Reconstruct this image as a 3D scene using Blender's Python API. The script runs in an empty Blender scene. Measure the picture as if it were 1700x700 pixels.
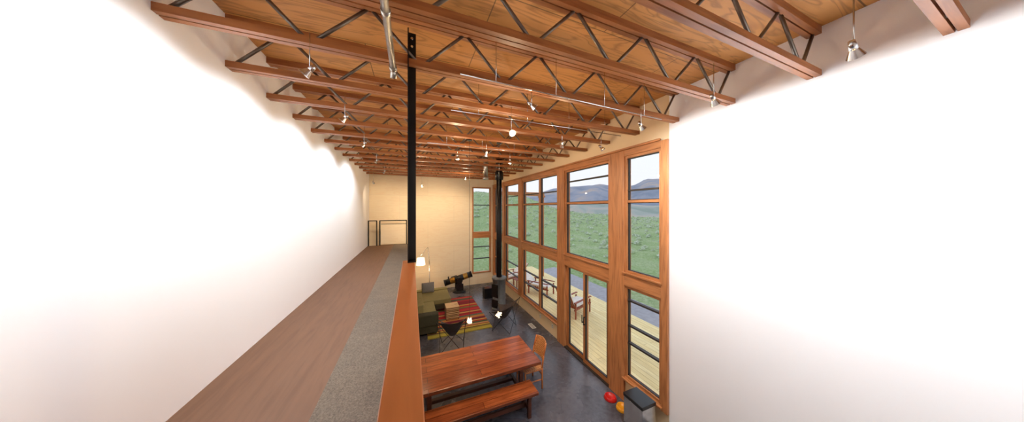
import bpy, bmesh, math, random
from mathutils import Vector, Matrix, noise
random.seed(7)
S=bpy.context.scene
ZOOM=1.0; ZCX=850; ZCY=350
try:
    S.view_settings.view_transform='Standard'
    S.view_settings.look='None'
except Exception as e: print(e)

# ---------------------------------------------------------------- materials
def srgb(r,g,b):
    f=lambda c:(c/12.92 if c<=0.04045 else ((c+0.055)/1.055)**2.4)
    return (f(r/255),f(g/255),f(b/255),1)
def newmat(n):
    m=bpy.data.materials.new(n); m.use_nodes=True
    nt=m.node_tree; b=nt.nodes['Principled BSDF']; return m,nt,b
def coords(nt,scale=(1,1,1),rot=(0,0,0)):
    tc=nt.nodes.new('ShaderNodeTexCoord'); mp=nt.nodes.new('ShaderNodeMapping')
    mp.inputs['Scale'].default_value=scale; mp.inputs['Rotation'].default_value=rot
    nt.links.new(tc.outputs['Object'],mp.inputs['Vector']); return mp.outputs['Vector']
def noise_n(nt,vec,scale,detail=4,dist=0.0):
    n=nt.nodes.new('ShaderNodeTexNoise'); n.inputs['Scale'].default_value=scale
    n.inputs['Detail'].default_value=detail; n.inputs['Distortion'].default_value=dist
    nt.links.new(vec,n.inputs['Vector']); return n.outputs['Fac']
def ramp(nt,fac,stops):
    r=nt.nodes.new('ShaderNodeValToRGB'); e=r.color_ramp.elements
    while len(e)<len(stops): e.new(0.5)
    for i,(p,c) in enumerate(stops): e[i].position=p; e[i].color=c
    nt.links.new(fac,r.inputs['Fac']); return r.outputs['Color']
def mix(nt,fac,a,b,mode='MIX'):
    m=nt.nodes.new('ShaderNodeMix'); m.data_type='RGBA'; m.blend_type=mode
    for s,v in ((m.inputs['Factor'],fac),(m.inputs['A'],a),(m.inputs['B'],b)):
        if hasattr(v,'links'): nt.links.new(v,s)
        else: s.default_value=v
    return m.outputs['Result']
def bump(nt,b,h,strength=.2,dist=.01):
    n=nt.nodes.new('ShaderNodeBump'); n.inputs['Strength'].default_value=strength
    n.inputs['Distance'].default_value=dist
    nt.links.new(h,n.inputs['Height']); nt.links.new(n.outputs['Normal'],b.inputs['Normal'])
def plain(n,c,rough=.6,metal=0.0,var=.12,sc=12):
    m,nt,b=newmat(n); v=coords(nt); f=noise_n(nt,v,sc)
    d=tuple(x*(1-var) for x in c[:3])+(1,); l=tuple(min(1,x*(1+var)) for x in c[:3])+(1,)
    nt.links.new(ramp(nt,f,[(.3,d),(.7,l)]),b.inputs['Base Color'])
    b.inputs['Roughness'].default_value=rough; b.inputs['Metallic'].default_value=metal
    return m
def wood(n,c,axis='X',rough=.45,var=.35,sc=1.0):
    s={'X':(1.2,14,14),'Y':(14,1.2,14),'Z':(14,14,1.2)}[axis]
    m,nt,b=newmat(n); v=coords(nt,tuple(k*sc for k in s))
    f=noise_n(nt,v,1.6,6,.6)
    d=(c[0]*(1-var),c[1]*(1-var*1.2),c[2]*(1-var*1.3),1); l=(min(1,c[0]*(1+var*.6)),min(1,c[1]*(1+var*.6)),min(1,c[2]*(1+var*.6)),1)
    nt.links.new(ramp(nt,f,[(.3,d),(.5,c),(.72,l)]),b.inputs['Base Color'])
    b.inputs['Roughness'].default_value=rough
    bump(nt,b,f,.12,.004); return m
def emis(n,c,s):
    m,nt,b=newmat(n); b.inputs['Base Color'].default_value=c
    b.inputs['Emission Color'].default_value=c; b.inputs['Emission Strength'].default_value=s; return m
def planks(n,cols,bw,rh,rot=(0,0,0),mort=.004,rough=.4,grain=(2,22,22),mc=(.02,.012,.008,1),gl=.6):
    m,nt,b=newmat(n); v=coords(nt,(1,1,1),rot)
    br=nt.nodes.new('ShaderNodeTexBrick'); br.offset=.37
    br.inputs['Scale'].default_value=1; br.inputs['Brick Width'].default_value=bw; br.inputs['Row Height'].default_value=rh
    br.inputs['Mortar Size'].default_value=mort; br.inputs['Mortar Smooth'].default_value=.1
    br.inputs['Color1'].default_value=cols[0]; br.inputs['Color2'].default_value=cols[1]; br.inputs['Mortar'].default_value=mc
    nt.links.new(v,br.inputs['Vector'])
    mp=nt.nodes.new('ShaderNodeMapping'); mp.inputs['Scale'].default_value=grain; nt.links.new(v,mp.inputs['Vector'])
    f=noise_n(nt,mp.outputs['Vector'],1.4,6,.8)
    g=ramp(nt,f,[(.3,(gl,gl*.95,gl*.9,1)),(.7,(1.12,1.12,1.12,1))])
    nt.links.new(mix(nt,1.0,br.outputs['Color'],g,'MULTIPLY'),b.inputs['Base Color'])
    b.inputs['Roughness'].default_value=rough; bump(nt,b,f,.1,.003); return m

FIR=srgb(180,118,70)
m_trimY=wood('fir_trim_y',FIR,'Y'); m_trimZ=wood('fir_trim_z',FIR,'Z'); m_trimX=wood('fir_trim_x',FIR,'X')
m_truss=wood('truss_chord_wood',srgb(160,98,54),'X',.45)
m_cap=wood('cap_wood',srgb(186,112,62),'Y',.35,.12)
m_steel=plain('web_steel',srgb(120,110,100),.4,.85)
m_black=plain('black_steel',srgb(22,22,24),.45,.3)
m_galv=plain('galvanised',srgb(190,185,175),.3,.9,.15,25)
m_chrome=plain('chrome',srgb(210,210,210),.2,.95)
m_cream=plain('drywall_cream',srgb(226,200,158),.8,0,.03,3)
m_white=plain('drywall_white',srgb(251,251,252),.85,0,.005,3)
m_dark=plain('dark_gasket',srgb(45,38,34),.5)
m_vent=plain('vent_white',srgb(225,222,215),.5)
m_sofa=plain('olive_fabric',srgb(136,128,84),.95,0,.18,60)
m_sofad=plain('dark_olive_base',srgb(62,60,42),.95,0,.15,60)
m_greyc=plain('grey_fabric',srgb(120,118,116),.95,0,.15,60)
m_leather=plain('dark_leather',srgb(62,48,42),.45,0,.25,14)
m_red=plain('red_bowl',srgb(190,28,24),.3); m_yel=plain('yellow_bowl',srgb(232,160,32),.3)
m_plastic=plain('black_plastic',srgb(24,24,26),.3)
m_brass=plain('brass',srgb(190,140,60),.3,.8)
m_stove=plain('stove_grey',srgb(112,116,118),.45,.2,.15,8)
m_deckchair=wood('teak_red',srgb(150,74,50),'Y',.5)
m_cush=plain('cushion_white',srgb(238,232,224),.9)
m_path=plain('asphalt',srgb(165,165,172),.9,0,.12,6)
m_bulb=emis('bulb_warm',(1,.62,.28,1),14)
m_bulbw=emis('bulb_white',(1,.8,.5,1),30)
m_pend=emis('pendant_glow',(1,.78,.5,1),2.4)
m_shade=emis('lamp_shade',(1,.8,.55,1),2.0)
m_tabletop=planks('table_planks',[srgb(156,84,46),srgb(122,60,32)],2.6,.155,(0,0,0),.003,.2)
m_tabledark=wood('table_dark',srgb(86,46,28),'X',.4)
m_deck=planks('deck_planks',[srgb(250,234,180),srgb(244,224,164)],3.6,.14,(0,0,math.pi/2),.005,.7,(1.5,20,20),srgb(190,168,112),.85)

def ply(n,base,warm,bw,rh,axis,rough=.6):
    m,nt,b=newmat(n)
    tc=nt.nodes.new('ShaderNodeTexCoord')
    if axis=='XZ':
        sp=nt.nodes.new('ShaderNodeSeparateXYZ'); cb=nt.nodes.new('ShaderNodeCombineXYZ')
        nt.links.new(tc.outputs['Object'],sp.inputs[0]); nt.links.new(sp.outputs['X'],cb.inputs['X']); nt.links.new(sp.outputs['Z'],cb.inputs['Y']); v=cb.outputs[0]
    else: v=tc.outputs['Object']
    mp0=nt.nodes.new('ShaderNodeMapping'); mp0.inputs['Location'].default_value=(.5,.4,0); nt.links.new(v,mp0.inputs['Vector'])
    br=nt.nodes.new('ShaderNodeTexBrick'); br.inputs['Scale'].default_value=1
    br.inputs['Brick Width'].default_value=bw; br.inputs['Row Height'].default_value=rh; br.inputs['Mortar Size'].default_value=.006
    br.inputs['Color1'].default_value=base; br.inputs['Color2'].default_value=warm; br.inputs['Mortar'].default_value=tuple(x*(.35 if axis!='XZ' else .84) for x in base[:3])+(1,)
    nt.links.new(mp0.outputs['Vector'],br.inputs['Vector'])
    mp=nt.nodes.new('ShaderNodeMapping'); mp.inputs['Scale'].default_value=(.8,5,5); nt.links.new(v,mp.inputs['Vector'])
    f=noise_n(nt,mp.outputs['Vector'],1.0,2,1.5)
    mm=nt.nodes.new('ShaderNodeMath'); mm.operation='MULTIPLY'; mm.inputs[1].default_value=9; nt.links.new(f,mm.inputs[0])
    fr=nt.nodes.new('ShaderNodeMath'); fr.operation='PINGPONG'; fr.inputs[1].default_value=1; nt.links.new(mm.outputs[0],fr.inputs[0])
    k=.66 if axis!='XZ' else .985
    g=ramp(nt,fr.outputs[0],[(0,(k,k*.96,k*.93,1)),(.45,(1,1,1,1)),(1,(1.02,1.02,1.02,1))])
    nt.links.new(mix(nt,1.0,br.outputs['Color'],g,'MULTIPLY'),b.inputs['Base Color'])
    b.inputs['Roughness'].default_value=rough; return m
m_ply=ply('plywood_ceiling',srgb(210,148,82),srgb(194,130,66),2.44,1.22,'XY')
m_far=ply('far_wall_panels',srgb(238,222,192),srgb(235,218,187),2.44,1.22,'XZ',.75)

m_floor,nt,b=newmat('polished_concrete'); v=coords(nt)
f=noise_n(nt,v,1.3,8,.6); f2=noise_n(nt,v,14,5)
c1=ramp(nt,f,[(.3,srgb(54,54,62)),(.55,srgb(80,80,90)),(.75,srgb(106,105,112))])
nt.links.new(mix(nt,.25,c1,ramp(nt,f2,[(.3,srgb(56,54,60)),(.7,srgb(116,116,122))])),b.inputs['Base Color'])
rr=nt.nodes.new('ShaderNodeMapRange'); rr.inputs['To Min'].default_value=.16; rr.inputs['To Max'].default_value=.38
nt.links.new(f,rr.inputs['Value']); nt.links.new(rr.outputs[0],b.inputs['Roughness'])
m_carpet,nt,b=newmat('grey_carpet'); v=coords(nt); f=noise_n(nt,v,90,3); f2=noise_n(nt,v,4,4)
nt.links.new(mix(nt,.4,ramp(nt,f,[(.3,srgb(80,72,64)),(.7,srgb(148,136,120))]),ramp(nt,f2,[(.3,srgb(100,90,80)),(.7,srgb(124,112,98))])),b.inputs['Base Color'])
b.inputs['Roughness'].default_value=1; bump(nt,b,f,.5,.01)
m_loftwood=wood('loft_wood_floor',srgb(118,84,60),'Y',.6,.15)
m_rug,nt,b=newmat('striped_rug'); v=coords(nt)
sp=nt.nodes.new('ShaderNodeSeparateXYZ'); nt.links.new(v,sp.inputs[0])
mr=nt.nodes.new('ShaderNodeMapRange'); mr.inputs['From Min'].default_value=-1.55; mr.inputs['From Max'].default_value=1.55
nt.links.new(sp.outputs['Y'],mr.inputs['Value'])
cols=[(176,160,60),(150,140,60),(90,60,40),(200,170,70),(140,40,44),(196,150,96),(70,84,60),(178,60,40),(220,180,90),(120,36,50),(196,130,70),(90,110,90),(186,44,52),(150,36,44),(216,160,90),(110,50,60),(200,60,56),(170,44,60),(120,120,60),(190,50,50),(210,150,70),(140,40,50),(190,56,60),(90,90,70),(200,70,60),(150,40,40)]
r=nt.nodes.new('ShaderNodeValToRGB'); r.color_ramp.interpolation='CONSTANT'; e=r.color_ramp.elements
while len(e)<len(cols): e.new(.5)
ps=[0]+sorted(random.uniform(.03,.98) for _ in range(len(cols)-1))
for i,c in enumerate(cols): e[i].position=.6*ps[i]+.4*i/len(cols); e[i].color=srgb(*c)
nt.links.new(mr.outputs[0],r.inputs['Fac'])
f=noise_n(nt,v,80,2); nt.links.new(mix(nt,1,r.outputs['Color'],ramp(nt,f,[(.3,(.7,.7,.7,1)),(.7,(1.1,1.1,1.1,1))]),'MULTIPLY'),b.inputs['Base Color']); b.inputs['Roughness'].default_value=1
m_weave,nt,b=newmat('woven_cane'); v=coords(nt); ck=nt.nodes.new('ShaderNodeTexChecker'); ck.inputs['Scale'].default_value=45
ck.inputs['Color1'].default_value=srgb(214,150,90); ck.inputs['Color2'].default_value=srgb(130,76,40); nt.links.new(v,ck.inputs['Vector']); nt.links.new(ck.outputs['Color'],b.inputs['Base Color']); bump(nt,b,ck.outputs['Fac'],.5,.004)
m_otto,nt,b=newmat('striped_wicker'); v=coords(nt); ck=nt.nodes.new('ShaderNodeTexWave'); ck.inputs['Scale'].default_value=5.5; ck.bands_direction='Z'; ck.inputs['Distortion'].default_value=1
nt.links.new(v,ck.inputs['Vector']); nt.links.new(ramp(nt,ck.outputs['Fac'],[(.35,srgb(120,80,48)),(.6,srgb(224,190,140))]),b.inputs['Base Color'])
m_grass,nt,b=newmat('meadow_grass'); v=coords(nt); f=noise_n(nt,v,.3,9,.5); f2=noise_n(nt,v,6,8)
g1=ramp(nt,f,[(.3,srgb(128,164,92)),(.5,srgb(158,186,116)),(.7,srgb(190,202,162))])
g2=ramp(nt,f2,[(.35,srgb(126,156,98)),(.65,srgb(202,212,174))])
nt.links.new(mix(nt,.5,g1,g2),b.inputs['Base Color']); b.inputs['Roughness'].default_value=1; bump(nt,b,f2,1,.3)
m_sage=plain('sagebrush_leaf',srgb(214,222,204),1,0,.2,2.5)
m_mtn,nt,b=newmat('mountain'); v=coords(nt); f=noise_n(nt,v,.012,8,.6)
nt.links.new(ramp(nt,f,[(.36,srgb(124,134,152)),(.5,srgb(148,152,166)),(.62,srgb(176,162,156))]),b.inputs['Base Color']); b.inputs['Roughness'].default_value=1  # distance haze is put into the grey-blue base colour
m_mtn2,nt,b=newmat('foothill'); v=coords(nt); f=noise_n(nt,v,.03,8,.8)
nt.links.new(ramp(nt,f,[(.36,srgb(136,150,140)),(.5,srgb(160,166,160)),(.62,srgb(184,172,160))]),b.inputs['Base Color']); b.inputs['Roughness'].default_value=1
m_glass=bpy.data.materials.new('window_glass'); m_glass.use_nodes=True; nt=m_glass.node_tree; nt.nodes.clear()
o=nt.nodes.new('ShaderNodeOutputMaterial'); mx=nt.nodes.new('ShaderNodeMixShader'); tr=nt.nodes.new('ShaderNodeBsdfTransparent'); gl=nt.nodes.new('ShaderNodeBsdfGlossy')
gl.inputs['Roughness'].default_value=.01; tr.inputs['Color'].default_value=(.97,.985,.99,1)
mx.inputs[0].default_value=.02; nt.links.new(tr.outputs[0],mx.inputs[1]); nt.links.new(gl.outputs[0],mx.inputs[2]); nt.links.new(mx.outputs[0],o.inputs[0])

# ---------------------------------------------------------------- builder
class B:
    def __init__(s,name,mats,loc=(0,0,0),rz=0):
        s.n=name; s.mats=mats; s.bm=bmesh.new(); s.loc=loc; s.rz=rz
    def box(s,x0,x1,y0,y1,z0,z1,m=0,M=None):
        vs=[s.bm.verts.new((x,y,z)) for x in (x0,x1) for y in (y0,y1) for z in (z0,z1)]
        if M is not None:
            for v in vs: v.co=M@v.co
        for f in ((0,1,3,2),(4,6,7,5),(0,4,5,1),(2,3,7,6),(0,2,6,4),(1,5,7,3)):
            fc=s.bm.faces.new([vs[i] for i in f]); fc.material_index=m
    def cyl(s,p,q,r,m=0,seg=14,r2=None,cap=True):
        p=Vector(p); q=Vector(q); d=(q-p).normalized(); r2=r if r2 is None else r2
        a=d.orthogonal().normalized(); b=d.cross(a)
        A=[];C=[]
        for i in range(seg):
            t=2*math.pi*i/seg; o=a*math.cos(t)+b*math.sin(t)
            A.append(s.bm.verts.new(p+o*r)); C.append(s.bm.verts.new(q+o*r2))
        for i in range(seg):
            f=s.bm.faces.new([A[i],A[(i+1)%seg],C[(i+1)%seg],C[i]]); f.smooth=True; f.material_index=m
        if cap:
            f=s.bm.faces.new(A[::-1]); f.material_index=m
            f=s.bm.faces.new(C); f.material_index=m
    def tube(s,pts,r,m=0,seg=8):
        for a,b in zip(pts[:-1],pts[1:]): s.cyl(a,b,r,m,seg)
    def lathe(s,c,prof,m=0,seg=28):
        rings=[]
        for (r,z) in prof:
            rings.append([s.bm.verts.new((c[0]+r*math.cos(2*math.pi*i/seg),c[1]+r*math.sin(2*math.pi*i/seg),c[2]+z)) for i in range(seg)])
        for a,b in zip(rings[:-1],rings[1:]):
            for i in range(seg):
                f=s.bm.faces.new([a[i],a[(i+1)%seg],b[(i+1)%seg],b[i]]); f.smooth=True; f.material_index=m
    def sph(s,c,r,m=0,sub=2,sc=(1,1,1),nz=0):
        g=bmesh.ops.create_icosphere(s.bm,subdivisions=sub,radius=r)
        fs=set()
        for v in g['verts']:
            k=1
            if nz: k=1+nz*noise.noise(v.co*(3/r)+Vector(c))
            v.co=Vector((v.co.x*sc[0]*k,v.co.y*sc[1]*k,v.co.z*sc[2]*k))+Vector(c); fs.update(v.link_faces)
        for f in fs: f.smooth=True; f.material_index=m
    def done(s,bevel=0,seg=2,recalc=True,rest=None):
        if recalc: bmesh.ops.recalc_face_normals(s.bm,faces=s.bm.faces)
        me=bpy.data.meshes.new(s.n); s.bm.to_mesh(me); s.bm.free()
        for m in s.mats: me.materials.append(m)
        o=bpy.data.objects.new(s.n,me); o.location=s.loc; o.rotation_euler=(0,0,s.rz); S.collection.objects.link(o)
        if bevel:
            md=o.modifiers.new('bevel','BEVEL'); md.width=bevel; md.segments=seg; md.limit_method='ANGLE'; md.angle_limit=math.radians(50)
        return o

XL=-1.7; XR=4.0; YB=-1.8; YF=12.1; ZC=5.82; ZJ=5.3
# ---------------------------------------------------------------- shell
b=B('floor',[m_floor]); b.box(XL-.15,XR+.2,YB-.15,YF+.2,-.12,0); b.done()
b=B('ceiling',[m_ply]); b.box(XL-.15,XR+.5,YB-.15,YF+.4,ZC,ZC+.12); b.done()
b=B('wall_left',[m_white]); b.box(XL-.15,XL,YB,YF,0,ZC); b.done()
b=B('wall_back',[m_white]); b.box(XL-.15,XR+.2,YB-.15,YB,0,ZC); b.done()
b=B('wall_far',[m_far]); y0,y1=YF,YF+.18
b.box(XL,2.86,y0,y1,0,ZC); b.box(2.86,3.84,y0,y1,0,.56); b.box(2.86,3.84,y0,y1,4.97,ZC); b.box(3.84,XR+.2,y0,y1,0,ZC); b.done()
x0,x1=XR,XR+.18
b=B('wall_right',[m_white]); b.box(x0,x1,YB,2.72,0,ZC); b.done()
b=B('wall_right_sill',[m_cream]); b.box(x0,x1,6.04,YF,0,.42); b.done()
b=B('wall_right_sill',[m_cream]); b.box(x0,x1,2.72,3.62,0,.42); b.done()
b=B('wall_right_header',[m_cream]); b.box(x0,x1,2.72,YF,5.06,ZC); b.done()

t=B('trim_1',[m_trimY,m_trimZ])
xa,xb=XR-.045,XR+.16
posts=[(2.72,2.84),(3.62,4.02),(5.68,6.04),(8.5,8.84),(10.4,10.7),(11.9,12.1)]
for a,c in posts: 
    t.box(xa,xb,a,c,(.0 if a in(3.62,5.68) else .42),5.06,1)
for a,c in zip(posts[:-1],posts[1:]):
    t.box(xa+.006,xb,a[1],c[0],2.34,2.6,0)
    t.box(xa+.006,xb,a[1],c[0],4.94,5.06,0)
    if a[0]!=3.62: t.box(xa+.006,xb,a[1],c[0],.42,.5,0)
t.box(xa-.03,xa+.006,2.84,12.05,5.06,5.1,0)
for a,c in zip(posts[:-1],posts[1:]):
    if a[0]!=3.62: t.box(xa-.035,xa+.006,a[1]-.03,c[0]+.03,.46,.49,0)
    t.box(xa-.03,xa+.006,a[1]-.03,c[0]+.03,2.585,2.615,0)
t.done(.004,1)

wn=[0]
def window_x(y0,y1,z0,z1,rails=(),drails=(),mull=()):
    wn[0]+=1
    w=B('window_%d'%wn[0],[m_trimY,m_trimZ,m_dark,m_glass])
    X0,X1=XR-.01,XR+.08; f=.05
    w.box(X0,X1,y0,y1,z0,z0+f,0); w.box(X0,X1,y0,y1,z1-f,z1,0)
    w.box(X0,X1,y0,y0+f,z0+f,z1-f,1); w.box(X0,X1,y1-f,y1,z0+f,z1-f,1)
    for z in rails: w.box(X0,X1,y0+f,y1-f,z-.025,z+.025,0)
    for z in drails: w.box(X0+.02,X1,y0+f,y1-f,z-.016,z+.016,2)
    for y in mull: w.box(X0-.01,X1,y-.05,y+.05,z0+f,z1-f,1)
    g=.014
    ys=[y0+f]+[v for y in mull for v in (y-.05,y+.05)]+[y1-f]
    zs=[z0+f]+[v for z in sorted(rails) for v in (z-.025,z+.025)]+[z1-f]
    for i in range(0,len(ys),2):
        for j in range(0,len(zs),2):
            a,c,p,q=ys[i],ys[i+1],zs[j],zs[j+1]
            w.box(X0+.03,X1-.01,a,c,p,p+g,2); w.box(X0+.03,X1-.01,a,c,q-g,q,2); w.box(X0+.03,X1-.01,a,a+g,p,q,2); w.box(X0+.03,X1-.01,c-g,c,p,q,2)
            vs=[w.bm.verts.new(v) for v in ((X0+.05,a,p),(X0+.05,c,p),(X0+.05,c,q),(X0+.05,a,q))]
            w.bm.faces.new(vs).material_index=3
    return w.done()
window_x(2.84,3.62,2.6,4.94,(4.03,),(4.25,)); window_x(2.84,3.62,.5,2.34,(),(1.55,1.2,2.05))
window_x(4.02,5.68,2.6,4.94,(4.03,),(4.62,))
window_x(6.04,8.5,2.6,4.94,(4.03,),(4.4,),(7.13,)); window_x(6.04,8.5,.5,2.34,(),(1.5,1.05),(7.13,))
window_x(8.84,10.4,2.6,4.94,(4.03,),(4.4,)); window_x(8.84,10.4,.5,2.34,(),(1.5,1.05))
window_x(10.7,11.9,2.6,4.94,(4.03,),()); window_x(10.7,11.9,.5,2.34,(1.4,),())
w=B('window_%d'%(wn[0]+1),[m_trimX,m_trimZ,m_dark,m_glass])
def fw(x0,x1,z0,z1,rails):
    Y0,Y1=YF-.03,YF+.12; f=.06
    w.box(x0,x1,Y0,Y1,z0,z0+f,0); w.box(x0,x1,Y0,Y1,z1-f,z1,0)
    w.box(x0,x0+f,Y0,Y1,z0+f,z1-f,1); w.box(x1-f,x1,Y0,Y1,z0+f,z1-f,1)
    for z in rails: w.box(x0+f,x1-f,Y0+.04,Y1,z-.02,z+.02,2)
    vs=[w.bm.verts.new(v) for v in ((x0+f,YF+.05,z0+f),(x1-f,YF+.05,z0+f),(x1-f,YF+.05,z1-f),(x0+f,YF+.05,z1-f))]
    w.bm.faces.new(vs).material_index=3
fw(2.86,3.84,2.62,4.97,(4.05,)); fw(2.86,3.84,.56,2.42,(1.9,1.3)); w.box(2.86,3.84,YF-.03,YF+.12,2.42,2.62,0); w.done(.004,1)
d=B('door_1',[m_trimY,m_trimZ,m_dark,m_glass,m_black,m_vent])
def panel(y0,y1,x):
    f=.075
    d.box(x,x+.045,y0,y1,.03,.03+.1,0); d.box(x,x+.045,y0,y1,2.24,2.31,0)
    d.box(x,x+.045,y0,y0+f,.13,2.24,1); d.box(x,x+.045,y1-f,y1,.13,2.24,1)
    g=.02
    d.box(x-.002,x+.047,y0+f,y0+f+g,.13,2.24,2); d.box(x-.002,x+.047,y1-f-g,y1-f,.13,2.24,2); d.box(x-.002,x+.047,y0+f+g,y1-f-g,.13,.15,2)
    vs=[d.bm.verts.new(v) for v in ((x+.02,y0+f,.13),(x+.02,y1-f,.13),(x+.02,y1-f,2.24),(x+.02,y0+f,2.24))]
    d.bm.faces.new(vs).material_index=3
panel(4.03,4.92,XR+.0); panel(4.84,5.67,XR+.055)
d.box(XR-.05,XR+.16,4.02,5.68,0,.03,2); d.box(XR-.04,XR+.12,4.02,5.68,2.305,2.34,0)
d.cyl((XR-.04,4.86,.98),(XR-.04,4.86,1.18),.011,4); d.box(XR-.04,XR,4.85,4.87,.98,1.0,4); d.box(XR-.04,XR,4.85,4.87,1.16,1.18,4)
d.cyl((XR+.01,4.98,.98),(XR+.01,4.98,1.18),.011,4); d.box(XR+.01,XR+.06,4.97,4.99,.98,1.0,4)
d.done()

# ---------------------------------------------------------------- roof trusses
tr=B('roof_trusses',[m_truss,m_steel])
Y=-1.06
ys=[]
while Y<YF-.1:
    ys.append(Y); Y+=.7333
for Y in ys:
    for s0 in (-.052,.006):
        tr.box(XL,XR,Y+s0,Y+s0+.046,ZJ,ZJ+.062,0); tr.box(XL,XR,Y+s0,Y+s0+.046,ZC-.075,ZC,0)
    x=.09-.9*2; up=True
    bz,tz=ZJ+.03,ZC-.04
    while x<XR-.1:
        xn=x+.45
        a=(max(x,XL+.02),Y,bz if up else tz); c=(min(xn,XR-.02),Y,tz if up else bz)
        tr.cyl(a,c,.016,1,8); up=not up; x=xn
tr.done()

# ---------------------------------------------------------------- loft
ZL=2.3
l=B('loft_floor',[m_carpet,m_loftwood,m_trimY,m_cream])
l.box(XL,-.71,YB,11.7,ZL-.02,ZL,1); l.box(-.71,-.078,YB,11.7,ZL-.02,ZL+.006,0)
l.box(XL,-.082,YB,11.7,ZL-.3,ZL-.02,3); l.box(-.082,-.06,YB,11.7,ZL-.3,ZL+.0,2); l.done()
h=B('half_wall',[m_cap,m_cream]); h.box(-.056,.012,YB,2.6,ZL-.3,3.335,0); h.box(-.08,.031,YB,2.66,3.335,3.37,0); h.done(.003,1)
p=B('steel_post',[m_black,m_chrome]); 
p.box(-.034,.042,2.60,2.61,3.37,5.64,0); p.box(-.034,-.024,2.53,2.60,3.37,5.64,0); p.box(-.034,.042,2.53,2.61,3.37,3.38,0)
p.cyl((.004,2.585,5.5),(.004,2.615,5.5),.012,1,8); p.cyl((.004,2.585,5.58),(.004,2.615,5.58),.012,1,8); p.done()
r=B('loft_railing',[m_black,m_far])
for x in (-1.66,-1.36,-1.24,-.2): r.box(x-.02,x+.02,11.62,11.66,ZL,3.37,0)
r.box(-1.24,-.2,11.615,11.665,3.34,3.375,0); r.box(-1.68,-1.36,11.615,11.665,3.34,3.375,0)
r.box(-1.2,-.22,11.63,11.65,ZL+.04,3.2,1); r.box(-1.2,-.22,11.625,11.655,3.2,3.22,0); r.done()

c=B('conduit_pipe',[m_galv]); c.cyl((-.16,-1.6,5.22),(-.16,2.5,5.22),.026,0,16); c.cyl((-.16,2.5,5.22),(-.16,2.56,5.22),.034,0,16)
for y in (0,.9,1.8): c.cyl((-.16,y,5.22),(-.16,y+.05,5.22),.032,0,16); c.box(-.165,-.155,y+.02,y+.03,5.22,5.32,0)
c.cyl((-.16,2.55,5.22),(-.16,2.6,5.16),.03,0,14); c.cyl((-.16,2.45,5.24),(-.16,2.45,5.31),.01); c.done()
c=B('vent_duct',[m_galv]); 
px,py=2.42,8.2
c.cyl((px,py,4.98),(px,py,5.82),.075,0,20)
for i in range(9): c.cyl((px,py,5.0+i*.09),(px,py,5.012+i*.09),.079,0,20)
c.cyl((px,py,4.9),(px,py,5.0),.1,0,20); c.done()

# ---------------------------------------------------------------- stove
s=B('wood_stove',[m_stove,m_black,m_bulb],(3.15,8.85,0))
s.lathe((0,0,0),[(0,0),(.27,0),(.27,.05),(.25,.06),(.25,1.14),(.28,1.15),(.28,1.21),(.27,1.23),(0,1.23)],0,36)
s.cyl((0,0,1.22),(0,0,5.0),.105,1,24); s.cyl((0,0,5.0),(0,0,5.3),.16,1,24); s.cyl((0,0,5.3),(0,0,5.82),.12,1,24)
for z in (2.4,3.6): s.cyl((0,0,z),(0,0,z+.02),.11,1,24)
M=Matrix.Rotation(math.radians(-60),4,'Z')
s.box(-.15,.15,-.262,-.235,.5,.98,1,M); s.box(-.11,.11,-.268,-.24,.56,.92,1,M); s.box(-.15,.15,-.262,-.235,.1,.4,1,M); s.cyl(M@Vector((.16,-.28,.65)),M@Vector((.16,-.28,.85)),.01,1); s.done()
w=B('firewood_box',[m_black,m_tabledark],(3.1,10.15,0)); 
w.box(-.2,.2,-.18,.18,0,.03); w.box(-.2,-.18,-.18,.18,.03,.42); w.box(.18,.2,-.18,.18,.03,.42); w.box(-.18,.18,.16,.18,.03,.42); w.box(-.18,.18,-.18,-.16,.03,.42)
for i in range(10): w.cyl((-.17,-.12+.05*(i%5),.33+.08*(i//5)),(.17,-.12+.05*(i%5)+.01,.34+.08*(i//5)),.035,1,8)
w.done()

# ---------------------------------------------------------------- table, bench, chair
t=B('dining_table',[m_tabletop,m_tabledark],(1.23,4.89,0))
t.box(-1.23,1.23,-.56,.56,.69,.75,0)
t.box(-1.05,1.05,-.42,-.39,.58,.69,1); t.box(-1.05,1.05,.39,.42,.58,.69,1); t.box(-1.05,-1.02,-.4,.4,.58,.69,1); t.box(1.02,1.05,-.4,.4,.58,.69,1)
for x in (-.98,.8):
    for y in (-.44,.36): t.box(x,x+.08,y,y+.08,0,.69,1)
    t.box(x+.01,x+.07,-.36,.36,.12,.2,1)
t.box(-.9,.82,-.04,.04,.13,.19,1); t.done(.006,2)
bn=B('bench',[m_tabletop,m_tabledark],(1.17,4.15,0))
bn.box(-1.03,1.03,-.19,.19,.405,.455,0); bn.box(-.85,.85,-.02,.02,.12,.2,1)
for x in (-.9,.82):
    for y in (-.16,.1): bn.box(x,x+.07,y,y+.06,0,.405,1)
    bn.box(x+.01,x+.06,-.12,.12,.12,.18,1); bn.box(x,x+.07,-.17,.17,.34,.405,1)
bn.done(.006,2)
ch=B('dining_chair',[wood('chair_wood',srgb(190,110,56),'Z'),m_weave],(2.41,4.78,0))
for y in (-.22,.22):
    pts=[Vector((.2,y,0)),Vector((.2,y,.45)),Vector((.24,y,.7)),Vector((.3,y*.95,.93))]
    ch.tube(pts,.018,0,10)
    ch.cyl((-.2,y*.95,0),(-.2,y*.95,.44),.018,0,10)
    ch.cyl((-.2,y,.2),(.2,y,.2),.011,0); ch.cyl((-.2,y,.42),(.2,y,.42),.016,0)
for z,x in ((.2,-.2),(.3,.2),(.42,-.2),(.42,.2)): ch.cyl((x,-.22,z),(x,.22,z),.014,0)
n=8
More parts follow.
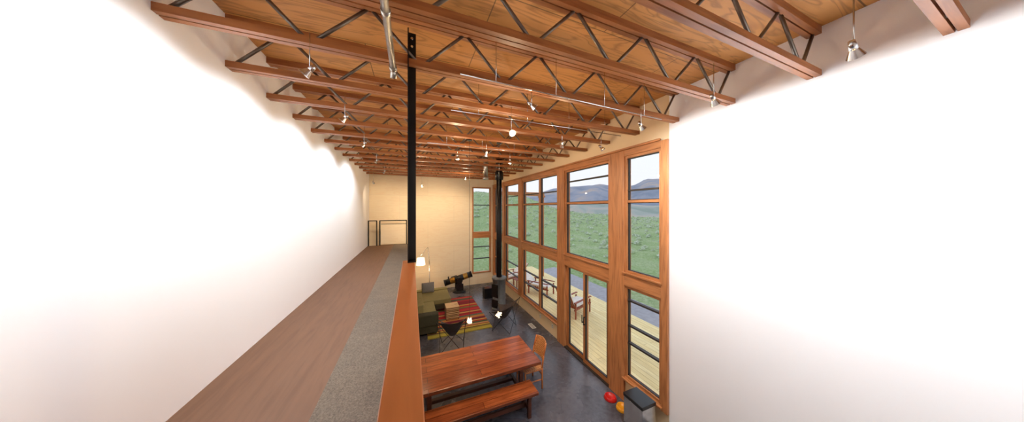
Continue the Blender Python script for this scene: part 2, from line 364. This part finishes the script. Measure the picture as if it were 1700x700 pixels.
for i in range(n):
    t0=-1+2*i/n; t1=-1+2*(i+1)/n
    for z0,z1,xx in ((.56,.93,.0),):
        A=[]
        for (tt,z) in ((t0,z0),(t1,z0),(t1,z1),(t0,z1)):
            xb=.2+.1*((z-.45)/.48)**1.2+.05*(1-tt*tt)
            A.append((xb,tt*.21,z+(.03*(1-tt*tt) if z>.7 else 0)))
        v1=[ch.bm.verts.new(v) for v in A]; v2=[ch.bm.verts.new((v[0]+.018,v[1],v[2])) for v in A]
        ch.bm.faces.new(v1).material_index=1; ch.bm.faces.new(v2[::-1]).material_index=1
        for a in range(4): ch.bm.faces.new([v1[a],v2[a],v2[(a+1)%4],v1[(a+1)%4]]).material_index=1
ch.box(-.22,.22,-.23,.23,.425,.45,1); ch.done(.004,1)

def pendant(x,y,z):
    p=B('pendant_light',[m_black,m_pend,m_cush],(x,y,z))
    p.cyl((0,0,.08),(0,0,ZJ-z),.003,0,6); p.cyl((0,0,.05),(0,0,.1),.012,0,10); p.cyl((0,0,ZJ-z-.02),(0,0,ZJ-z+.005),.05,0,16); p.sph((0,0,0),.03,1)
    rnd=random.Random(int(x*100))
    for i in range(34):
        d=Vector((rnd.gauss(0,1),rnd.gauss(0,1),rnd.gauss(0,1))).normalized(); r=rnd.uniform(.04,.065)
        a=d.orthogonal().normalized()*.014; c=d.cross(a)
        q=d*r; vs=[p.bm.verts.new(q+o) for o in (a,c,-a,-c)]; tip=p.bm.verts.new(q*1.25); bs=p.bm.verts.new(q*.55)
        for j in range(4):
            p.bm.faces.new([vs[j],vs[(j+1)%4],tip]).material_index=1 if i%3 else 2; p.bm.faces.new([vs[(j+1)%4],vs[j],bs]).material_index=1
    p.done()
    L=bpy.data.lights.new('pendant_bulb','POINT'); L.energy=6; L.color=(1,.76,.5); L.shadow_soft_size=.04
    o=bpy.data.objects.new('pendant_bulb',L); o.location=(x,y,z-.0); S.collection.objects.link(o)
pendant(1.1,4.9,1.58); pendant(1.74,4.9,1.6)

def rail(n,p,q,hang):
    r=B(n,[m_chrome]); r.cyl(p,q,.008,0,8)
    p=Vector(p);q=Vector(q)
    for i in range(hang):
        a=p.lerp(q,(i+.5)/hang); r.cyl(a,(a.x,a.y,ZC-.05),.004,0,6)
    r.done()
rail('track_rail',(.45,2.42,5.24),(3.5,2.5,5.24),4)
rail('track_rail',(.5,3.36,5.24),(3.6,3.36,5.24),4)
rail('track_rail',(.3,5.22,5.24),(3.4,5.22,5.24),4)
WARM=(1,.76,.48)
def spot(x,y,z,zr,aim,lit=True,power=60,white=False,ang=95,col=WARM,blend=.8):
    s=B('spotlight',[m_chrome,m_bulbw if white else (m_bulb if lit else m_vent)],(x,y,z))
    a=(Vector(aim)-Vector((x,y,z))).normalized()
    s.cyl((0,0,.02),(0,0,zr-z),.004,0,6); s.cyl(-a*.06,a*0,.016,0,14,.02); s.cyl(a*0,a*.055,.02,0,16,.042,cap=False); 
    s.cyl(a*.028,a*.034,.024,1,14); s.cyl((0,0,.02),-a*.05,.006,0,6); s.done(recalc=True)
    if lit:
        L=bpy.data.lights.new('spot_lamp','SPOT'); L.energy=power; L.color=col; L.spot_size=math.radians(ang); L.spot_blend=blend; L.shadow_soft_size=.03
        o=bpy.data.objects.new('spot_lamp',L); o.location=Vector((x,y,z))+a*.07; o.rotation_euler=a.to_track_quat('-Z','Y').to_euler(); S.collection.objects.link(o)
def glow(x,y,z,e,c=WARM,r=.04):
    L=bpy.data.lights.new('lamp_glow','POINT'); L.energy=e; L.color=c; L.shadow_soft_size=r
    o=bpy.data.objects.new('lamp_glow',L); o.location=(x,y,z); S.collection.objects.link(o)
spot(1.21,2.92,4.9,5.23,(1.15,2.0,4.2),True,40,True,120); 
spot(1.27,2.46,5.08,5.23,(2,2.3,4.5),False)
spot(2.3,3.36,4.95,5.23,(2.4,4.2,3),True,120); spot(3.13,3.36,4.98,5.23,(3.4,2.9,4.3),True,40)
spot(.91,5.22,5.0,5.23,(1.2,4.9,.7),True,140,ang=70); spot(2.13,5.22,5.0,5.23,(1.8,4.9,.7),True,140,ang=70)
spot(1.33,4.46,4.95,5.3,(1.2,8,0),True,140)
spot(.35,9.3,4.72,5.3,(.9,12.1,3.0),True,170,ang=100); spot(-1.3,10.2,4.85,5.3,(-1.0,12.1,3.6),True,60,ang=100)
spot(2.0,9.6,5.1,5.3,(1.8,12.1,2.6),True,110,ang=95)
glow(1.21,2.9,4.83,30); glow(2.3,3.36,4.86,14); glow(.91,5.22,4.9,30); glow(2.13,5.22,4.9,30); glow(1.33,4.46,4.85,16); glow(.35,9.3,4.62,28); glow(2.0,9.6,5.0,26)
ADDED_WASH=(.86,.93,1)  # cool tint of the added wall-wash spots
for y in (1.4,2.4,3.5,4.8,6.4,8.2): spot(-.75,y,5.0,5.3,(-1.7,y,3.9),True,75,ang=140,col=ADDED_WASH,blend=.5)  # added spots, no known fixtures here; they brighten the white left wall
for y in (-.2,.6,1.4,2.2): spot(2.7,y,4.95,5.3,(4.0,y,3.6),True,125,ang=140,col=ADDED_WASH,blend=.5)  # more added spots, put in to whiten the near right wall

# ---------------------------------------------------------------- living area
r=B('striped_rug',[m_rug],(1.45,9.05,0)); r.box(-1.0,1.0,-1.5,1.5,.0,.014)
for i in range(80):
    x=-1+2*i/79
    r.box(x-.004,x+.004,-1.55,-1.5,.002,.008); r.box(x-.004,x+.004,1.5,1.55,.002,.008)
r.done()
s=B('sectional_sofa',[m_sofa,m_sofad,m_greyc])
s.box(0,1.42,9.36,10.74,.1,.3,1); s.box(.02,1.4,9.38,10.5,.3,.46,0)
s.box(0,1.42,10.5,10.74,.3,.5,0)
s.box(-.04,.76,7.76,9.34,.06,.3,1); s.box(.1,.76,8.02,9.34,.3,.46,0)
s.box(-.06,.78,7.74,8.0,.28,.64,1)
s.box(-.06,.16,8.0,10.74,.28,.78,0)
s.box(.14,.36,8.1,8.7,.46,.84,0,None); s.box(.14,.34,8.74,9.34,.46,.82,0)
for x in (0.03,1.36):
    s.box(x,x+.05,9.4,9.45,0.015,.1,1); s.box(x,x+.05,10.6,10.65,0,.1,1)
s.box(.68,.73,7.8,7.85,0.015,.07,1); s.box(0,.05,7.8,7.85,0,.07,1)
s.done(.05,4)
q=B('throw_pillow',[m_greyc],(.62,10.34,.67)); 
g=bmesh.ops.create_grid(q.bm,x_segments=14,y_segments=14,size=.5)
gv=list(g['verts']); 
for v in gv: 
    u,w_=v.co.x*2,v.co.y*2; k=max(0,(1-u*u)*(1-w_*w_))**.4
    v.co=Vector((u*.24,-.09*k,w_*.2)); 
q2=bmesh.ops.duplicate(q.bm,geom=list(q.bm.faces))
for v in [e for e in q2['geom'] if isinstance(e,bmesh.types.BMVert)]: v.co.y*=-1
for f in q.bm.faces: f.smooth=True
bmesh.ops.remove_doubles(q.bm,verts=q.bm.verts,dist=.001)
o=q.done(); o.rotation_euler=(math.radians(-22),0,0)

ot=B('wicker_ottoman',[m_otto,m_tabledark],(1.33,8.75,.014)); ot.box(-.22,.22,-.22,.22,.03,.42,0)
for x in (-.22,.19):
    for y in (-.22,.19): ot.box(x,x+.03,y,y+.03,0,.03,1)
for i in range(5): ot.box(-.225,.225,-.225,.225,.05+i*.085,.062+i*.085,1)
ot.box(-.225,.225,-.225,.225,.42,.44,0); ot.done(.012,2)

def butterfly(loc,rz):
    c=B('butterfly_chair',[m_leather,m_black],loc,rz)
    BL,BR,FL,FR=[Vector(v) for v in ((-.38,-.40,.92),(.38,-.40,.92),(-.37,.36,.62),(.37,.36,.62))]
    bl,br,fl,fr=[Vector(v) for v in ((-.30,-.30,.008),(.30,-.30,.008),(-.30,.30,.008),(.30,.30,.008))]
    for a,d in ((BL,fl),(BL,br),(BR,fr),(BR,bl),(FL,bl),(FL,fr),(FR,br),(FR,fl)): c.cyl(a,d,.0075,1,8)
    for a in (BL,BR,FL,FR): c.sph(a,.014,1,1)
    N=18; G=[]
    for j in range(N+1):
        v=j/N; row=[]
        for i in range(N+1):
            u=i/N; P=FL.lerp(FR,u).lerp(BL.lerp(BR,u),v)
            su,sv=math.sin(math.pi*u),abs(math.sin(math.pi*v))
            P.x*=1-.22*sv**.7; P.y+=(.07*su if v>.5 else 0)*(2*v-1)-( .07*su*(1-2*v) if v<.5 else 0)
            P.z-=.09*sv+.10*su+.26*su*sv*(1.15-.4*v); P.z+=.006
            row.append(c.bm.verts.new(P))
        G.append(row)
    for j in range(N):
        for i in range(N):
            f=c.bm.faces.new([G[j][i],G[j][i+1],G[j+1][i+1],G[j+1][i]]); f.smooth=True
    c.done(recalc=False)
butterfly((1.05,6.85,0),math.radians(-12)); butterfly((2.78,7.3,0),math.radians(48))

t=B('telescope',[m_plastic,m_brass,m_chrome],(2.06,11.35,0))
t.cyl((0,0,0),(0,0,.06),.3,0,28); t.cyl((0,0,.06),(0,0,.09),.26,0,28)
for y in (-.19,.17): 
    t.box(-.16,.16,y,y+.02,.09,.4,0); t.cyl((0,y-.01,.55),(0,y+.03,.55),.13,0,20); t.box(-.1,.1,y,y+.02,.4,.55,0)
t.box(-.16,.16,-.17,.17,.09,.12,0)
dr=Vector((math.cos(math.radians(15)),-.1,math.sin(math.radians(15)))).normalized(); c0=Vector((0.0,0,.62))
t.cyl(c0-dr*.68,c0+dr*.6,.135,0,28); t.cyl(c0+dr*.56,c0+dr*.61,.145,0,28); t.cyl(c0-dr*.42,c0+dr*.40,.1365,1,28); t.cyl(c0-dr*.2,c0+dr*.2,.139,0,28); t.cyl(c0-dr*.69,c0-dr*.62,.145,0,28)
t.cyl(c0-dr*.5+Vector((0,0,.12)),c0-dr*.5+Vector((0,0,.24)),.03,0); t.cyl(c0-dr*.4+Vector((0,-.05,.18)),c0-dr*.12+Vector((0,-.05,.18)),.022,0); t.done()

f=B('floor_lamp',[m_chrome,m_shade],(.735,11.25,0))
f.cyl((0,0,0),(0,0,.03),.16,0,28); f.cyl((0,0,.03),(0,0,1.35),.013,0,12); f.cyl((0,0,1.35),(-.07,-.0,2.17),.01,0,10); f.cyl((.03,0,1.35),(-.04,0,2.17),.004,0,6)
f.cyl((-.07,0,2.17),(-.36,-.02,1.82),.009,0,10); f.cyl((-.36,-.02,1.72),(-.36,-.02,1.84),.012,0,10)
f.lathe((-.36,-.02,1.42),[(.19,0),(.15,.3),(.148,.3),(.188,0)],1,28); f.sph((-.36,-.02,1.6),.04,1); f.cyl((-.36,-.02,1.6),(-.36,-.02,1.75),.01,0); f.done()
glow(.37,11.2,1.5,14,(1,.76,.48),.12)

v=B('floor_vent',[m_vent,m_dark],(3.68,7.1,0)); v.box(-.07,.07,-.17,.17,0,.008)
for i in range(9): v.box(-.05,.05,-.15+i*.033,-.138+i*.033,.008,.01,1)
v.done()
for y in (6.35,7.1,3.35):
    v=B('wall_outlet',[m_vent,m_dark],(XR-.004,y,.27)); v.box(-.004,.004,-.038,.038,-.06,.06); v.box(-.006,-.004,-.015,.015,.015,.04,1); v.box(-.006,-.004,-.015,.015,-.04,-.015,1); v.done()
def bowl(n,m,x,y,r):
    b=B(n,[m,m_dark],(x,y,0)); b.lathe((0,0,0),[(0,0),(r,0),(r*.99,.015),(r*.86,.055),(r*.8,.06),(r*.74,.055),(r*.66,.02),(0,.018)],0,32); b.done()
bowl('pet_bowl',m_red,3.76,3.78,.125); bowl('pet_bowl',m_yel,3.79,3.49,.125)
t=B('trash_can',[m_chrome,m_plastic],(3.71,3.06,0)); t.box(-.16,.16,-.19,.19,.04,.51,0); t.box(-.165,.165,-.195,.195,.0,.045,1); t.box(-.168,.168,-.198,.198,.51,.57,1); t.box(-.19,-.16,-.05,.05,.015,.03,0); t.done(.03,4)

# ---------------------------------------------------------------- exterior
d=B('deck',[m_deck]); d.box(XR+.2,7.5,1.0,14.5,-.14,-.03); d.done()
d=B('garden_path',[m_path]); d.box(7.55,9.0,-2,17,-.3,-.12); d.done()
def ground(x,y):
    r=math.hypot(x,y); a=math.degrees(math.atan2(x,y))
    pts=[(-90,9),(12,8.8),(22,8.2),(27,6.6),(32,4.0),(40,2.0),(50,1.4),(60,1.0),(120,1.0)]
    for (a0,z0),(a1,z1) in zip(pts[:-1],pts[1:]):
        if a0<=a<=a1:
            k=(a-a0)/(a1-a0); zt=z0+(z1-z0)*k; break
    else: zt=5
    k=max(0,min(1,(r-13)/60)); k=k*k*(3-2*k)*.6+k*.4
    z=-.25+(zt+.25)*k
    if r>75: z-=(r-75)*.15
    z+=.35*min(1,max(0,(r-16)/20))*noise.noise(Vector((x*.09,y*.09,0)))
    return z
g=B('meadow_ground',[m_grass]); N=110; V=[]
for j in range(N+1):
    row=[]
    for i in range(N+1):
        x=-30+140*i/N; y=-20+140*j/N
        z=ground(x,y)
        row.append(g.bm.verts.new((x,y,z)))
    V.append(row)
for j in range(N):
    for i in range(N):
        f=g.bm.faces.new([V[j][i],V[j][i+1],V[j+1][i+1],V[j+1][i]]); f.smooth=True
g.done(recalc=False)
rnd=random.Random(3)
vv=[];ff=[]
for i in range(1800):
    a=math.radians(rnd.uniform(5,75)); r=16+60*math.sqrt(rnd.random())
    x,y=r*math.sin(a),r*math.cos(a)
    if x<10.5 and y<17: continue
    k=rnd.uniform(.15,.5); gz=ground(x,y)
    for j in range(46):
        th=rnd.uniform(0,6.283); ph=rnd.uniform(.05,1.45)
        dx,dy,dz=math.cos(th)*math.cos(ph),math.sin(th)*math.cos(ph),math.sin(ph)
        L=k*rnd.uniform(.75,1.1); w_=k*.11
        tx,ty,tz=x+dx*L,y+dy*L,gz+dz*L*.85
        bx,by,bz=x+dx*L*.35,y+dy*L*.35,gz+dz*L*.3
        px_,py_=-math.sin(th)*w_,math.cos(th)*w_
        n0=len(vv); vv+=[(bx,by,bz),(tx*.5+bx*.5+px_,ty*.5+by*.5+py_,tz*.5+bz*.5),(tx,ty,tz),(tx*.5+bx*.5-px_,ty*.5+by*.5-py_,tz*.5+bz*.5+w_*.5)]
        ff.append((n0,n0+1,n0+2,n0+3))
me=bpy.data.meshes.new('sagebrush_bushes'); me.from_pydata(vv,[],ff); me.materials.append(m_sage)
o=bpy.data.objects.new('sagebrush_bushes',me); S.collection.objects.link(o)
def ridge(n,mat,R,prof,seed,depth):
    b=B(n,[mat]); V=[]; A=140
    for j in range(15):
        t=j/14; row=[]
        for i in range(A+1):
            a=-10+110*i/A
            for (a0,z0),(a1,z1) in zip(prof[:-1],prof[1:]):
                if a0<=a<=a1:
                    k=(a-a0)/(a1-a0); k=k*k*(3-2*k); e=z0+(z1-z0)*k; break
            r=R+depth*t
            h=e*(R+depth*.7)+3.9
            zz=h*math.sin(min(1,t/.7)*math.pi/2) if t<=.7 else h*(1-(t-.7))
            zz+=noise.noise(Vector((a*.16,t*5,seed)))*.12*h+noise.noise(Vector((a*.5,t*9,seed)))*.05*h
            ar=math.radians(a); row.append(b.bm.verts.new((r*math.sin(ar),r*math.cos(ar),zz-12*(1-t))))
        V.append(row)
    for j in range(14):
        for i in range(A):
            f=b.bm.faces.new([V[j][i],V[j][i+1],V[j+1][i+1],V[j+1][i]]); f.smooth=True
    b.done(recalc=False)
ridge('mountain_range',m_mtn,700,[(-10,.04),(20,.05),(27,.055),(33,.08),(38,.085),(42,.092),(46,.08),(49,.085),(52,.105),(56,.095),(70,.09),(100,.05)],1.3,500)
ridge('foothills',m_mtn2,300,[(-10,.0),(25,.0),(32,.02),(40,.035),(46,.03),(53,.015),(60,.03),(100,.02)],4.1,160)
p=B('porch_post',[m_trimZ]); p.box(6.9,7.05,12.1,12.25,-.03,4.6); p.box(4.3,7.2,12.32,12.5,4.6,4.8); p.box(6.88,7.07,12.0,12.5,4.5,4.6); p.done()
def lounger(loc,rz,back=55,cush=True):
    c=B('deck_lounge_chair',[m_deckchair,m_cush],loc,rz)
    for y in (-.32,.28):
        c.box(-.35,.75,y,y+.04,.3,.36)
        for x in (-.3,.66): c.box(x,x+.06,y,y+.04,0,.58 if x<0 else .5)
        c.box(-.34,.75,y-.02,y+.06,.56,.59)
    for i in range(9): c.box(-.3+i*.11,-.22+i*.11,-.3,.3,.36,.38)
    for i in range(7): c.box(-.8,0,-.29+i*.085,-.23+i*.085,0,.025,0,Matrix.Translation((-.28,0,.36))@Matrix.Rotation(math.radians(back),4,'Y'))
    M=Matrix.Translation((-.28,0,.36))@Matrix.Rotation(math.radians(back),4,'Y')
    if cush:
        c.box(-.2,.7,-.27,.27,.385,.45,1); c.box(-.78,-.05,-.27,.27,.03,.1,1,M)
    c.done(.012,2)
lounger((5.5,7.35,-.03),math.radians(20),60); lounger((5.4,9.9,-.03),math.radians(-60),40); lounger((5.0,11.8,-.03),math.radians(200),40)
t=B('deck_side_table',[m_deckchair],(4.95,10.9,-.03)); 
for i in range(6): t.box(-.27+i*.092,-.19+i*.092,-.25,.25,.4,.425)
for x in (-.25,.2):
    for y in (-.22,.17): t.box(x,x+.05,y,y+.05,0,.4)
t.done(.004,1)

# ---------------------------------------------------------------- world
w=bpy.data.worlds.new('sky'); S.world=w; w.use_nodes=True; nt=w.node_tree; bg=nt.nodes['Background']
tc=nt.nodes.new('ShaderNodeTexCoord'); sp=nt.nodes.new('ShaderNodeSeparateXYZ'); nt.links.new(tc.outputs['Generated'],sp.inputs[0])
nt.links.new(ramp(nt,sp.outputs['Z'],[(0,(.86,.86,.88,1)),(.25,(.86,.90,1,1)),(1,(.74,.84,1,1))]),bg.inputs['Color']); bg.inputs['Strength'].default_value=1.15

# ---------------------------------------------------------------- camera
cd=bpy.data.cameras.new('camera'); cam=bpy.data.objects.new('camera',cd); S.collection.objects.link(cam); S.camera=cam
cam.location=(0,0,3.9); cam.rotation_euler=(math.pi/2,0,-math.radians(22.66))
cd.sensor_fit='HORIZONTAL'; cd.sensor_width=36; cd.lens=ZOOM*36*400/1700
cd.shift_x=ZOOM*(ZCX-850)/1700; cd.shift_y=-ZOOM*(5+(ZCY-350))/1700; cd.clip_start=.02; cd.clip_end=5000
